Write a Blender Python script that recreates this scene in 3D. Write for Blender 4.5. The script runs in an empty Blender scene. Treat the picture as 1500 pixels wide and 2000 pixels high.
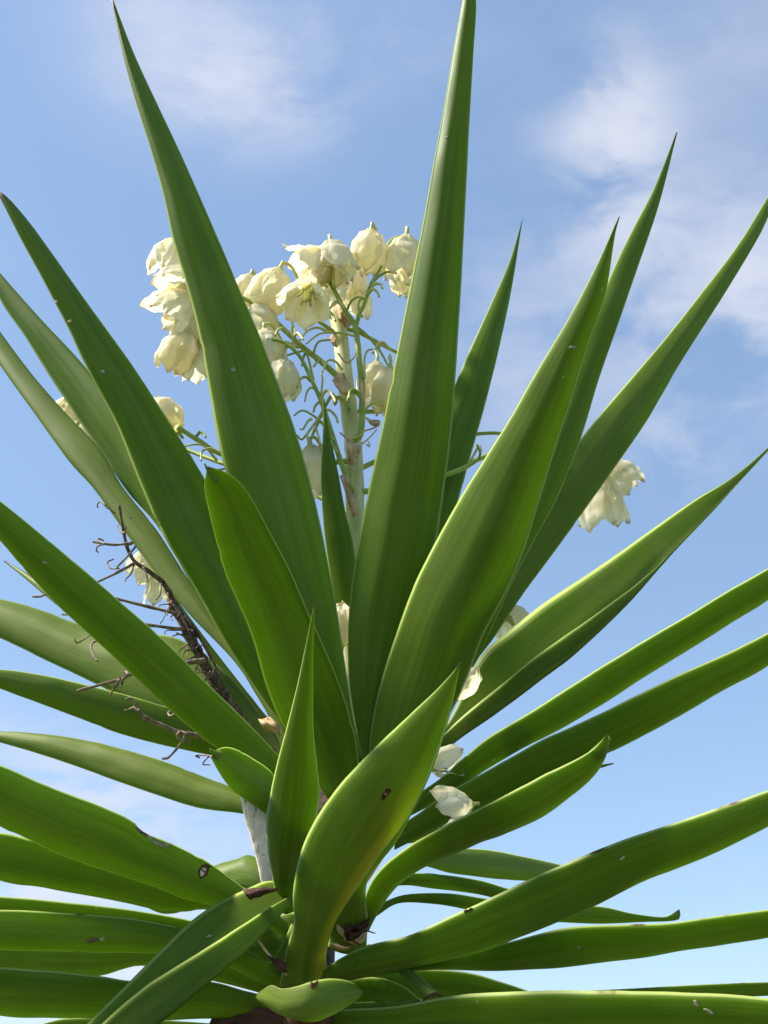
import bpy, math, random
from mathutils import Vector, Matrix, noise
R = math.radians
random.seed(11)
sc = bpy.context.scene

# ------------------------------------------------------------------ camera
FPX, PITCH, CAM = 1900.0, R(32), Vector((0, 0, 1.5))
cam_d = bpy.data.cameras.new('camera')
cam = bpy.data.objects.new('camera', cam_d)
sc.collection.objects.link(cam)
cam.location = CAM
cam.rotation_euler = (R(90) + PITCH, 0, 0)
cam_d.sensor_fit = 'VERTICAL'
cam_d.sensor_height = 36.0
cam_d.lens = 36.0 * FPX / 2000.0
cam_d.clip_start = 0.01
cam_d.clip_end = 6000
sc.camera = cam
sc.render.resolution_x, sc.render.resolution_y = 768, 1024

# ------------------------------------------------------------------ light
SUN_DIR = Vector((-0.63, -0.09, 0.77)).normalized()      # towards the sun
SUN_EL = math.asin(SUN_DIR.z)
SUN_ROT = math.atan2(SUN_DIR.x, SUN_DIR.y)
sun_d = bpy.data.lights.new('sun', 'SUN')
sun_d.energy = 4.2
sun_d.angle = R(5)          # thin high cloud softens the sun a little
sun_d.color = (1.0, 0.93, 0.80)
sun = bpy.data.objects.new('sun', sun_d)
sun.rotation_euler = (-SUN_DIR).to_track_quat('-Z', 'Y').to_euler()
sun.location = (-3, 1, 6)
sc.collection.objects.link(sun)

sc.view_settings.view_transform = 'Standard'
sc.view_settings.look = 'None'
sc.view_settings.gamma = 1
sc.view_settings.use_curve_mapping = False
sc.view_settings.exposure = 1.27
sc.cycles.use_denoising = True
sc.cycles.max_bounces = 7
sc.cycles.diffuse_bounces = 4
sc.cycles.transmission_bounces = 4
sc.cycles.sample_clamp_indirect = 6

# ------------------------------------------------------------------ node helper
class NT:
    def __init__(s, tree):
        s.t = tree
        tree.nodes.clear()
    def n(s, typ, _in=None, **kw):
        nd = s.t.nodes.new(typ)
        for k, v in kw.items():
            setattr(nd, k, v)
        for k, v in (_in or {}).items():
            s.put(nd.inputs[k], v)
        return nd
    def put(s, sock, v):
        if isinstance(v, bpy.types.NodeSocket):
            s.t.links.new(v, sock)
        elif isinstance(v, bpy.types.Node):
            s.t.links.new(v.outputs[0], sock)
        else:
            if sock.type == 'RGBA' and len(v) == 3:
                v = (*v, 1)
            sock.default_value = v
    def m(s, op, a, b=0.0, c=0.0, clamp=False):
        nd = s.n('ShaderNodeMath', operation=op, use_clamp=clamp)
        for i, v in enumerate((a, b, c)):
            s.put(nd.inputs[i], v)
        return nd.outputs[0]
    def vm(s, op, a, b=(0, 0, 0)):
        nd = s.n('ShaderNodeVectorMath', operation=op)
        s.put(nd.inputs[0], a)
        s.put(nd.inputs[1], b)
        return nd
    def mix(s, f, a, b, blend='MIX'):
        nd = s.n('ShaderNodeMix', data_type='RGBA', blend_type=blend)
        s.put(nd.inputs[0], f)
        s.put(nd.inputs[6], a)
        s.put(nd.inputs[7], b)
        return nd.outputs[2]
    def ss(s, v, lo, hi, a=0.0, b=1.0):
        nd = s.n('ShaderNodeMapRange', interpolation_type='SMOOTHSTEP')
        for i, x in enumerate((v, lo, hi, a, b)):
            s.put(nd.inputs[i], x)
        return nd.outputs[0]
    def noise(s, vec, scale, detail=3.0, rough=0.5, dist=0.0):
        return s.n('ShaderNodeTexNoise', {'Vector': vec, 'Scale': scale, 'Detail': detail,
                                          'Roughness': rough, 'Distortion': dist}).outputs[0]
    def sep(s, v):
        nd = s.n('ShaderNodeSeparateXYZ', {0: v})
        return nd.outputs
    def comb(s, x, y, z):
        return s.n('ShaderNodeCombineXYZ', {0: x, 1: y, 2: z}).outputs[0]

def pix_dir(px, py):
    x, y = (px - 750) / FPX, (1000 - py) / FPX
    d = Vector((x, math.cos(PITCH) - y * math.sin(PITCH), math.sin(PITCH) + y * math.cos(PITCH)))
    return d.normalized()

# ------------------------------------------------------------------ sky
world = bpy.data.worlds.new('World')
sc.world = world
world.use_nodes = True
w = NT(world.node_tree)
sky = w.n('ShaderNodeTexSky', sky_type='NISHITA', sun_disc=False, sun_elevation=SUN_EL,
          sun_rotation=SUN_ROT, altitude=0.0, air_density=1.0, dust_density=0.3, ozone_density=3.0)
gen = w.n('ShaderNodeTexCoord').outputs['Generated']
gx, gy, gz = w.sep(gen)
den = w.m('ADD', w.m('MAXIMUM', gz, 0.0), 0.22)
plane = w.comb(w.m('DIVIDE', gx, den), w.m('DIVIDE', gy, den), 0.0)      # a high cloud layer
warp = w.vm('SCALE', w.vm('SUBTRACT', w.n('ShaderNodeTexNoise', {'Vector': plane, 'Scale': 2.3, 'Detail': 4.0}).outputs['Color'], (.5, .5, .5)).outputs[0])
warp.inputs['Scale'].default_value = 0.35
pw = w.vm('ADD', plane, warp.outputs[0]).outputs[0]
n_big = w.noise(w.vm('ADD', pw, (3.1, 1.7, 0)).outputs[0], 1.35, 2.0, .5)
n_fine = w.noise(w.vm('MULTIPLY', pw, (1.0, 1.25, 1)).outputs[0], 4.6, 7.0, .56)
cover = w.ss(n_big, .60, .85, 0.0, 0.22)
# cloud patches of the photograph, each at its own direction in the sky
patches = [((330, 70), .060, .060, .55), ((430, 150), .060, .045, .6), ((545, 208), .05, .028, .6), ((650, 60), .10, .04, .25),
           ((1185, 320), .042, .072, 1.25), ((1225, 215), .026, .033, .7), ((1320, 520), .08, .07, .5), ((1490, 580), .10, .070, 1.0),
           ((1000, 650), .06, .09, .45), ((1270, 890), .06, .035, .45), ((60, 1560), .11, .05, .8), ((60, 1730), .14, .05, .9), ((260, 1900), .16, .05, .9), ((1470, 60), .09, .05, .3)]
for (px, py), sx, sy, a in patches:
    d = pix_dir(px, py)
    right = Vector((0, 0, 1)).cross(d).normalized()
    up = d.cross(right)
    dx = w.n('ShaderNodeVectorMath', {0: gen, 1: tuple(right)}, operation='DOT_PRODUCT').outputs['Value']
    dy = w.n('ShaderNodeVectorMath', {0: gen, 1: tuple(up)}, operation='DOT_PRODUCT').outputs['Value']
    df = w.n('ShaderNodeVectorMath', {0: gen, 1: tuple(d)}, operation='DOT_PRODUCT').outputs['Value']
    q = w.m('ADD', w.m('POWER', w.m('DIVIDE', dx, sx), 2.0), w.m('POWER', w.m('DIVIDE', dy, sy), 2.0))
    g = w.m('MULTIPLY', w.m('EXPONENT', w.m('MULTIPLY', q, -0.7)), w.m('GREATER_THAN', df, 0.0))
    cover = w.m('MULTIPLY_ADD', g, a * 1.3, cover)
cl = w.m('MULTIPLY', cover, w.ss(n_fine, .35, .68))
cl = w.m('MULTIPLY', w.m('SUBTRACT', 1.0, w.m('EXPONENT', w.m('MULTIPLY', cl, -1.15))), 0.92)
SKY_K = 0.14
skyc = w.n('ShaderNodeGamma', {'Color': sky.outputs[0], 'Gamma': .56}).outputs[0]      # a hazy day: the sky is more even than clear air
skyc = w.mix(1.0, skyc, (.90, 1.045, 1.21), 'MULTIPLY')
cloud_col = (2.5, 2.54, 2.84)
col = w.mix(cl, skyc, cloud_col)
world.cycles.sampling_method = 'MANUAL'
world.cycles.sample_map_resolution = 256
bg = w.n('ShaderNodeBackground', {'Color': col, 'Strength': SKY_K})
w.t.links.new(bg.outputs[0], w.n('ShaderNodeOutputWorld').inputs[0])

# ------------------------------------------------------------------ materials
def new_mat(name):
    mt = bpy.data.materials.new(name)
    mt.use_nodes = True
    return mt, NT(mt.node_tree)

def finish(b, shader, mt):
    o = b.n('ShaderNodeOutputMaterial')
    b.t.links.new(shader if isinstance(shader, bpy.types.NodeSocket) else shader.outputs[0], o.inputs[0])
    return mt

def leaf_material():
    mt, b = new_mat('yucca_leaf')
    at = b.n('ShaderNodeAttribute', attribute_name='luv').outputs['Vector']
    ax = b.n('ShaderNodeAttribute', attribute_name='lex').outputs['Vector']
    u, v, tone = b.sep(at)
    yel, dry, seed = b.sep(ax)
    au = b.m('ABSOLUTE', u)
    obj = b.n('ShaderNodeTexCoord').outputs['Object']
    coarse = b.noise(b.comb(b.m('MULTIPLY', u, 3.2), b.m('MULTIPLY', v, 2.2), b.m('MULTIPLY', seed, 37.0)), 1.0, 1.5, .55)
    stripes = b.noise(b.comb(b.m('MULTIPLY', u, 14.0), b.m('MULTIPLY', v, 3.0), b.m('MULTIPLY', seed, 91.0)), 1.0, 2.0, .6)
    fine = b.noise(b.comb(b.m('MULTIPLY', u, 60.0), b.m('MULTIPLY', v, 5.0), b.m('MULTIPLY', seed, 53.0)), 1.0, 0.0, .5)
    blotch = b.noise(obj, 26.0, 2.0, .6)
    f = b.m('ADD', b.m('MULTIPLY', coarse, .55), b.m('MULTIPLY', stripes, .45))
    f = b.ss(f, .33, .68)
    green = b.mix(f, (.062, .120, .008), (.112, .178, .013))
    pale = b.mix(f, (.165, .210, .048), (.235, .270, .075))
    c = b.mix(tone, green, pale)  # tone: natural leaf variation, plus sunlit paleness painted into the back leaves
    c = b.mix(b.m('MULTIPLY', b.ss(fine, .45, .75), .14), c, (.18, .23, .05))
    c = b.mix(b.m('MULTIPLY', b.ss(blotch, .55, .8), .18), c, (.06, .075, .02))
    fib = b.noise(b.comb(b.m('MULTIPLY', u, 150.0), b.m('MULTIPLY', v, 14.0), b.m('MULTIPLY', seed, 23.0)), 1.0, 1.0, .6)
    c = b.mix(b.m('MULTIPLY', b.ss(fib, .55, .75), .14), c, (.21, .26, .09))
    c = b.mix(b.m('MULTIPLY', b.ss(fib, .42, .28), .15), c, (.025, .05, .006))
    dust = b.m('MULTIPLY', b.ss(b.noise(obj, 11.0, 4.0, .65), .45, .75), b.ss(b.noise(obj, 900.0, 0.0), .35, .7))
    c = b.mix(b.m('MULTIPLY', dust, .22), c, (.27, .27, .18))
    # yellow along one side
    ym = b.m('MULTIPLY', yel, b.m('MULTIPLY', b.ss(b.m('ADD', u, b.m('MULTIPLY', coarse, .5)), .45, 1.15), b.ss(v, .78, .40)))
    c = b.mix(ym, c, (.42, .36, .025))
    # pale sheath end
    c = b.mix(b.ss(v, .08, .0, 0, .25), c, (.20, .24, .07))
    # thin horny margin
    edge = b.ss(b.m('ADD', au, b.m('MULTIPLY', stripes, .012)), .938, .970)
    c = b.mix(b.m('MULTIPLY', edge, .85), c, (.46, .52, .18))
    # dead brown stretches of margin
    dm = b.m('MULTIPLY', b.ss(au, .90, .97), b.ss(b.noise(b.comb(0.0, b.m('MULTIPLY', v, 9.0), b.m('MULTIPLY', seed, 17.0)), 1.0, 3.0, .6), b.m('SUBTRACT', .70, b.m('MULTIPLY', dry, .3)), b.m('SUBTRACT', .76, b.m('MULTIPLY', dry, .3))))
    c = b.mix(dm, c, (.13, .06, .025))
    # small scars and droppings
    vor = b.n('ShaderNodeTexVoronoi', {'Vector': b.vm('MULTIPLY', obj, (1, 1, .8)).outputs[0], 'Scale': 34.0, 'Randomness': 1.0})
    vd = b.m('ADD', vor.outputs['Distance'], b.m('MULTIPLY', b.noise(obj, 420.0, 0.0), .05))
    vr, vg, vb = b.sep(vor.outputs['Color'])
    spot = b.m('MULTIPLY', b.ss(vd, .085, .06), b.m('GREATER_THAN', vr, .62))
    c = b.mix(b.m('MULTIPLY', spot, .8), c, b.mix(b.m('GREATER_THAN', vg, .68), (.33, .36, .25), (.05, .03, .015)))
    # horny brown tip
    c = b.mix(b.ss(b.m('ADD', v, b.m('MULTIPLY', stripes, .02)), .985, 1.0), c, (.10, .06, .03))
    h = b.m('ADD', b.m('MULTIPLY', stripes, 1.0), b.m('ADD', b.m('MULTIPLY', fine, .35), b.m('MULTIPLY', spot, .8)))
    bump = b.n('ShaderNodeBump', {'Strength': .14, 'Distance': .001, 'Height': h})
    rough = b.m('ADD', .38, b.m('ADD', b.m('MULTIPLY', blotch, .14), b.m('MULTIPLY', dust, .2)))
    pr = b.n('ShaderNodeBsdfPrincipled', {'Base Color': c, 'Roughness': rough, 'Specular IOR Level': .13, 'Normal': bump})
    tc = b.mix(.75, b.mix(1.0, c, (3.2, 3.6, 1.2), 'MULTIPLY'), (.40, .62, .015))
    tr = b.n('ShaderNodeBsdfTranslucent', {'Color': tc, 'Normal': bump})
    fac = b.m('ADD', .20, b.m('MULTIPLY', b.m('POWER', au, 1.5), .22))
    return finish(b, b.n('ShaderNodeMixShader', {0: fac, 1: pr, 2: tr}), mt)

def petal_material():
    mt, b = new_mat('cream_petal')
    at = b.n('ShaderNodeAttribute', attribute_name='luv').outputs['Vector']
    u, v, tone = b.sep(at)
    obj = b.n('ShaderNodeTexCoord').outputs['Object']
    veins = b.noise(b.comb(b.m('MULTIPLY', u, 9.0), b.m('MULTIPLY', v, 1.6), tone), 1.0, 3.0, .55)
    bl = b.noise(obj, 160.0, 3.0)
    c = b.mix(b.ss(veins, .3, .7), (.96, .91, .70), (.98, .97, .90))
    c = b.mix(b.m('MULTIPLY', b.ss(bl, .5, .8), .22), c, (.88, .78, .45))
    c = b.mix(b.ss(v, .22, .0, 0, .5), c, (.74, .74, .36))
    c = b.mix(b.m('MULTIPLY', b.ss(v, .86, 1.0), b.ss(bl, .42, .6, .15, .7)), c, (.52, .34, .15))
    bump = b.n('ShaderNodeBump', {'Strength': .5, 'Distance': .0015, 'Height': b.m('ADD', veins, b.m('MULTIPLY', bl, .5))})
    pr = b.n('ShaderNodeBsdfPrincipled', {'Base Color': c, 'Roughness': .5, 'Specular IOR Level': .35, 'Normal': bump})
    tr = b.n('ShaderNodeBsdfTranslucent', {'Color': b.mix(1.0, c, (1.0, .96, .78), 'MULTIPLY'), 'Normal': bump})
    return finish(b, b.n('ShaderNodeMixShader', {0: .58, 1: pr, 2: tr}), mt)

def simple_material(name, a, bcol, scale, stretch=(1, 1, 1), rough=.6, bump_d=.0015, trans=0.0, spots=None):
    mt, b = new_mat(name)
    obj = b.n('ShaderNodeTexCoord').outputs['Object']
    vec = b.vm('MULTIPLY', obj, stretch).outputs[0]
    n1 = b.noise(vec, scale, 5.0, .6)
    n2 = b.noise(vec, scale * 4.3, 3.0, .6)
    f = b.ss(b.m('ADD', b.m('MULTIPLY', n1, .7), b.m('MULTIPLY', n2, .3)), .34, .66)
    c = b.mix(f, a, bcol)
    if spots:
        c = b.mix(b.ss(b.noise(vec, scale * 1.7, 4.0, .7), .55, .68), c, spots)
    bump = b.n('ShaderNodeBump', {'Strength': .7, 'Distance': bump_d, 'Height': b.m('ADD', n1, b.m('MULTIPLY', n2, .6))})
    pr = b.n('ShaderNodeBsdfPrincipled', {'Base Color': c, 'Roughness': rough, 'Specular IOR Level': .35, 'Normal': bump})
    sh = pr
    if trans:
        tr = b.n('ShaderNodeBsdfTranslucent', {'Color': c, 'Normal': bump})
        sh = b.n('ShaderNodeMixShader', {0: trans, 1: pr, 2: tr})
    return finish(b, sh, mt)

M = {
    'leaf': leaf_material(),
    'petal': petal_material(),
    'stalk': simple_material('pale_stalk', (.46, .50, .18), (.72, .70, .38), 40, (1, 1, .25), .5, .001, .12),
    'branch': simple_material('green_branch', (.22, .33, .04), (.40, .46, .09), 60, (1, 1, 1), .5, .0006),
    'pedicel': simple_material('yellow_pedicel', (.44, .47, .12), (.66, .62, .26), 80, (1, 1, 1), .5, .0004, .1),
    'bract': simple_material('dry_bract', (.52, .31, .13), (.86, .68, .44), 90, (1, 1, .5), .75, .002, .25),
    'dead': simple_material('dead_stalk', (.045, .025, .017), (.24, .17, .13), 150, (1, 1, .25), .85, .004),
    'twig': simple_material('dead_twig', (.12, .08, .06), (.34, .26, .20), 150, (1, 1, 1), .85, .001),
    'bark': simple_material('trunk_bark', (.05, .032, .022), (.17, .12, .085), 22, (1, 1, 2.2), .9, .006),
    'husk': simple_material('weathered_husk', (.58, .48, .42), (.84, .76, .68), 45, (1.2, 1.2, .5), .8, .002, 0, (.20, .12, .09)),
    'rust': simple_material('brown_sheath', (.03, .013, .009), (.12, .05, .032), 60, (1, 1, 1), .8, .002),
    'scar': simple_material('grey_scar', (.16, .17, .10), (.38, .38, .28), 140, (1, 1, 1), .85, .001),
    'pistil': simple_material('green_pistil', (.45, .50, .18), (.62, .62, .30), 90, (1, 1, 1), .5, .0004),
    'ground': simple_material('grass_ground', (.060, .085, .024), (.13, .13, .058), .9, (1, 1, 1), .95, .02),
}

# ------------------------------------------------------------------ geometry helpers
COL = sc.collection
YA = 0.885                                         # the stem stands this far in front of the camera

def P(px, py, dy=0.0):
    """point on the pixel's ray in the upright plane dy metres behind the stem"""
    d = pix_dir(px, py)
    return CAM + d * ((YA + dy) / d.y)

BASE = Vector((P(596, 1960).x - .012, YA + .01, 0.0))    # where the trunk meets the ground

def mesh_obj(name, verts, faces, mat, parent=None, attrs=None, smooth=True, origin=None):
    me = bpy.data.meshes.new(name)
    off = origin if origin is not None else Vector((0, 0, 0))
    me.from_pydata([tuple(Vector(v) - off) for v in verts], [], faces)
    if smooth:
        me.polygons.foreach_set('use_smooth', [True] * len(me.polygons))
    for an, data in (attrs or {}).items():
        a = me.attributes.new(an, 'FLOAT_VECTOR', 'POINT')
        a.data.foreach_set('vector', [x for t in data for x in t])
    me.materials.append(mat)
    me.update()
    o = bpy.data.objects.new(name, me)
    COL.objects.link(o)
    if parent is not None:
        o.parent = parent
    return o

def empty(name, loc):
    o = bpy.data.objects.new(name, None)
    o.location = loc
    o.empty_display_size = .05
    COL.objects.link(o)
    return o

def resample(pts, n):
    """Catmull-Rom through the points, n samples even in length"""
    pts = [Vector(p) for p in pts]
    e = [pts[0] * 2 - pts[1]] + pts + [pts[-1] * 2 - pts[-2]]
    out = []
    for i in range(1, len(e) - 2):
        for k in range(12):
            t = k / 12
            p0, p1, p2, p3 = e[i - 1:i + 3]
            out.append(.5 * ((2 * p1) + (p2 - p0) * t + (2 * p0 - 5 * p1 + 4 * p2 - p3) * t * t + (3 * p1 - p0 - 3 * p2 + p3) * t ** 3))
    out.append(pts[-1].copy())
    L = [0]
    for a, b in zip(out, out[1:]):
        L.append(L[-1] + (b - a).length)
    res, j = [], 0
    for i in range(n):
        s = L[-1] * i / (n - 1)
        while j < len(L) - 2 and L[j + 1] < s:
            j += 1
        f = (s - L[j]) / max(1e-9, L[j + 1] - L[j])
        res.append(out[j].lerp(out[j + 1], min(1, max(0, f))))
    return res

def tube_data(path, radii, sides=8, seed=0, rough=0.0):
    """closed tube along 3-D points"""
    verts, faces = [], []
    n = len(path)
    ref = Vector((.3, .5, .81)).normalized()
    for i, p in enumerate(path):
        t = (path[min(n - 1, i + 1)] - path[max(0, i - 1)]).normalized()
        if i == 0:
            x = t.cross(ref if abs(t.dot(ref)) < .95 else Vector((1, 0, 0))).normalized()
        else:
            x = (x - t * x.dot(t)).normalized()
        y = t.cross(x)
        for k in range(sides):
            a = 2 * math.pi * k / sides
            dv = x * math.cos(a) + y * math.sin(a)
            r = radii[i]
            if rough:
                r *= 1 + rough * noise.noise((p + dv * radii[i]) * 120 + Vector((seed, 0, 0)))
            verts.append(p + dv * r)
    for i in range(n - 1):
        for k in range(sides):
            a, b = i * sides + k, i * sides + (k + 1) % sides
            faces.append((a, b, b + sides, a + sides))
    faces.append(tuple(range(sides))[::-1])
    faces.append(tuple(range((n - 1) * sides, n * sides)))
    return verts, faces

def join(*parts):
    V, F = [], []
    for v, f in parts:
        o = len(V)
        V += v
        F += [tuple(i + o for i in q) for q in f]
    return V, F

def px_tube(pts, w0, w1, dy0, dy1=None, n=None, sides=7, rough=0.0, seed=0):
    """tube along pixel points; widths in photograph pixels, depth dy0 -> dy1"""
    dy1 = dy0 if dy1 is None else dy1
    n = n or max(6, len(pts) * 5)
    c = resample([(x, y, 0) for x, y in pts], n)
    path, rad = [], []
    for i, q in enumerate(c):
        f = i / (n - 1)
        p = P(q.x, q.y, dy0 + (dy1 - dy0) * f)
        path.append(p)
        rad.append((w0 + (w1 - w0) * f) * .5 / FPX * (p - CAM).length)
    return tube_data(path, rad, sides, seed, rough)

# ------------------------------------------------------------------ setting
gv, gf = [], []
GN = 24
for i in range(GN + 1):
    for j in range(GN + 1):
        sx = (i / GN * 2 - 1)
        sy = (j / GN * 2 - 1)
        X, Y = 2500 * sx * abs(sx) ** 2, 2500 * sy * abs(sy) ** 2
        Z = .25 * noise.noise(Vector((X * .05, Y * .05, 0))) if max(abs(X), abs(Y)) > 12 else 0
        gv.append((X, Y, Z))
for i in range(GN):
    for j in range(GN):
        a = i * (GN + 1) + j
        gf.append((a, a + GN + 1, a + GN + 2, a + 1))
ground = mesh_obj('ground', gv, gf, M['ground'])
ground['kind'] = 'structure'

# ------------------------------------------------------------------ the yucca
yucca = empty('yucca_plant', BASE)
yucca['label'] = 'tall green yucca with stiff sword leaves and cream flower head against the sky'
yucca['category'] = 'yucca'

def part(name, vf, mat, parent=None, attrs=None):
    return mesh_obj(name, vf[0], vf[1], mat, parent or yucca, attrs, origin=BASE)

# trunk and stem, from the ground up through the crown
tp = [BASE + Vector((.015, .015, -.05)), BASE + Vector((.01, .01, .02)), BASE + Vector((.02, .0, .5)), BASE + Vector((-.012, .005, 1.0)),
      BASE + Vector((.0, 0, 1.35)), P(590, 1975, .0), P(600, 1880, .005), P(618, 1760, .01), P(640, 1620, .012), P(660, 1480, .015)]
tr_ = [.13, .095, .062, .054, .050, .046, .040, .033, .024, .016]
tpath = resample(tp, 110)
rr = resample([(i, r, 0) for i, r in enumerate(tr_)], 110)
rad = []
for i, p in enumerate(tpath):
    k = i / 109
    seg = k * (len(tr_) - 1)
    a = int(min(len(tr_) - 2, seg))
    r = tr_[a] + (tr_[a + 1] - tr_[a]) * (seg - a)
    rad.append(r)
# ring count follows height: scars of fallen leaves
zs = [p.z for p in tpath]
rad = [r * (1 + .05 * math.sin(z * 260 + 2 * noise.noise(Vector((0, 0, z * 9)))) + .05 * noise.noise(Vector((z * 30, 0, 0)))) for r, z in zip(rad, zs)]
part('trunk', tube_data(tpath, rad, 28, 3, .10), M['bark'])

LEAF_LOG = []
def leaf(A, B, d0, d1, roll=0.0, keel=.22, K=None, kd=0.0, thick=.0042, tone=0.0, yel=0.0, dry=0.0, p=1.0, n=72, mid=0.0,
         name='leaf', mat='leaf', wob=.0016, twist=0.0, pw=1.7, uc=0.0):
    """one sword leaf. A and B are its two margins in photograph pixels, base to tip. d0/d1 depth of base and tip,
    roll: degrees margin A comes nearer than B, keel: bulge towards the viewer in half widths, K: keel line if seen."""
    seed = random.random()
    a2, b2 = resample([(x, y, 0) for x, y in A], n), resample([(x, y, 0) for x, y in B], n)
    k2 = resample([(x, y, 0) for x, y in K], n) if K else None
    Mx = 13
    V, F, LUV, LEX = [], [], [], []
    ringn = 2 * Mx - 2
    cs = []
    for i in range(n):
        s = i / (n - 1)
        dy = d0 + (d1 - d0) * s ** p + mid * math.sin(math.pi * s)
        pa, pb = P(a2[i].x, a2[i].y, dy), P(b2[i].x, b2[i].y, dy)
        hw = (pa - pb).length * .5
        ang = R(roll + twist * s)
        off = math.tan(ang) * hw
        pa, pb = P(a2[i].x, a2[i].y, dy - off), P(b2[i].x, b2[i].y, dy + off)
        pk = P(k2[i].x, k2[i].y, dy + kd * hw / .03) if K else None
        if K:
            pk = pk.lerp((pa + pb) * .5, max(0, (s - .78) / .22) * .8)
        cs.append((pa, pb, pk))
    L = sum(((cs[i][0] + cs[i][1]) * .5 - (cs[i + 1][0] + cs[i + 1][1]) * .5).length for i in range(n - 1))
    wmax = 0
    for i in range(n):
        s = i / (n - 1)
        pa, pb, pk = cs[i]
        j0, j1 = max(0, i - 1), min(n - 1, i + 1)
        T = ((cs[j1][0] + cs[j1][1]) - (cs[j0][0] + cs[j0][1])).normalized()
        m = (pa + pb) * .5
        W = (pb - pa) * .5
        hw = W.length
        sL = s * L * 1000
        nick = [max(0, noise.noise(Vector((sL * .045 + seed * 90, g, 3))) - .52) * .22 + .010 * noise.noise(Vector((sL * .09, g + seed * 9, 5))) for g in (0, 20)]
        wmax = max(wmax, hw * 2)
        nn = T.cross(W)
        nn = nn.normalized() if nn.length > 1e-9 else Vector((0, -1, 0))
        if nn.dot(CAM - m) < 0:
            nn = -nn
        wv = wob * noise.noise(Vector((s * 5 + seed * 50, 0, 0))) * min(1, hw / .02)
        front, back = [], []
        for k in range(Mx):
            u = -1 + 2 * k / (Mx - 1)
            u = math.copysign(abs(u) ** .8, u)
            W_ = W * (1 - nick[0 if u < 0 else 1] * abs(u))
            prof = 1 - abs((u - uc) / (1 - uc if u > uc else 1 + uc)) ** pw
            if pk is not None:
                q = m + W_ * u + (pk - m) * (1 - abs(u) ** 1.25)
            else:
                q = m + W_ * u + nn * (keel * hw * prof)
            q = q + nn * (wv + .0009 * min(1, hw / .02) * noise.noise(Vector((s * 16 + seed * 50, u * 1.3, 7))))
            th = min(thick, hw * (.15 if K else .35)) * (1 - u * u) ** .5 * .5
            if pk is not None:
                ln = T.cross((pk - pa) if u < 0 else (pb - pk))
                ln = ln.normalized() if ln.length > 1e-9 else nn
                front.append((q + ln * th, u)); back.append((q - ln * th, u))
            else:
                front.append((q + nn * th, u)); back.append((q - nn * th, u))
        ring = front + back[-2:0:-1]
        for q, u in ring:
            V.append(q)
            LUV.append((u, s, tone))
            LEX.append((yel, dry, seed))
    for i in range(n - 1):
        for k in range(ringn):
            a, b = i * ringn + k, i * ringn + (k + 1) % ringn
            F.append((a, b, b + ringn, a + ringn))
    F.append(tuple(range(ringn))[::-1])
    F.append(tuple(range((n - 1) * ringn, n * ringn)))
    o = part(name, (V, F), M[mat], None, {'luv': LUV, 'lex': LEX})
    LEAF_LOG.append((o.name, round(L, 2), round(wmax, 3)))
    return o

# ---- the leaves of the upper fan
L1 = leaf([(690, 1490), (640, 1390), (585, 1270), (530, 1150), (480, 1030), (440, 920), (420, 830), (405, 740), (388, 650), (365, 560), (338, 470), (316, 370), (290, 280), (262, 190), (237, 95), (217, -4)],
     [(712, 1490), (690, 1400), (675, 1300), (660, 1200), (645, 1120), (625, 1020), (600, 920), (573, 830), (540, 740), (505, 650), (470, 570), (432, 480), (395, 395), (355, 305), (308, 205), (262, 105), (219, -6)],
     -.022, -.24, 8, .34, tone=.10, uc=-.45, pw=1.25)
L3 = leaf([(575, 1475), (556, 1420), (523, 1379), (448, 1267), (373, 1137), (317, 1043), (276, 950), (228, 831), (166, 714), (130, 636), (81, 542), (32, 451), (-4, 378)],
     [(610, 1470), (580, 1380), (530, 1240), (470, 1080), (400, 935), (325, 815), (260, 717), (195, 626), (130, 535), (65, 444), (20, 390), (-4, 372)],
     -.02, -.17, 10, .36, tone=.06, uc=-.4, pw=1.25)
leaf([(600, 1480), (520, 1315), (430, 1120), (340, 960), (250, 830), (166, 716), (80, 624), (0, 533), (-54, 465)],
     [(580, 1490), (490, 1340), (390, 1170), (310, 1032), (250, 962), (200, 888), (150, 815), (100, 740), (50, 660), (0, 587), (-54, 470)],
     .03, .16, -14, -.2, tone=.0)
leaf([(590, 1500), (545, 1400), (490, 1310), (430, 1222), (366, 1129), (336, 1081), (299, 1025), (239, 950), (195, 877), (127, 805), (65, 734), (0, 647), (-60, 560), (-140, 430)],
     [(565, 1500), (520, 1390), (459, 1294), (373, 1204), (314, 1133), (269, 1073), (231, 1021), (179, 950), (133, 899), (65, 805), (0, 714), (-70, 610), (-143, 432)],
     .004, .14, -10, .20, tone=.62)  # high tone paints in part of this leaf's sunlit look
leaf([(600, 1530), (560, 1450), (510, 1385), (450, 1310), (400, 1245), (330, 1150)], [(590, 1545), (540, 1470), (480, 1400), (430, 1330), (390, 1250), (329, 1152)],
     .012, .05, -30, -.2, tone=.0)
L2 = leaf([(640, 1560), (600, 1500), (560, 1430), (545, 1405), (520, 1340), (493, 1245), (470, 1190), (440, 1120), (420, 1050), (405, 985), (399, 950), (402, 928), (405, 912)],
     [(700, 1545), (700, 1480), (692, 1430), (665, 1340), (630, 1255), (600, 1190), (575, 1130), (545, 1070), (515, 1015), (490, 970), (465, 938), (438, 921), (407, 911)],
     -.03, -.23, -12, -.30, tone=.0, thick=.0038)
leaf([(664, 1260), (655, 1190), (642, 1110), (632, 1030), (627, 940), (630, 860), (632, 775)], [(705, 1260), (700, 1150), (690, 1060), (675, 1000), (660, 920), (645, 850), (633, 774)],
     .0, -.07, 0, .35, tone=.05)
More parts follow.
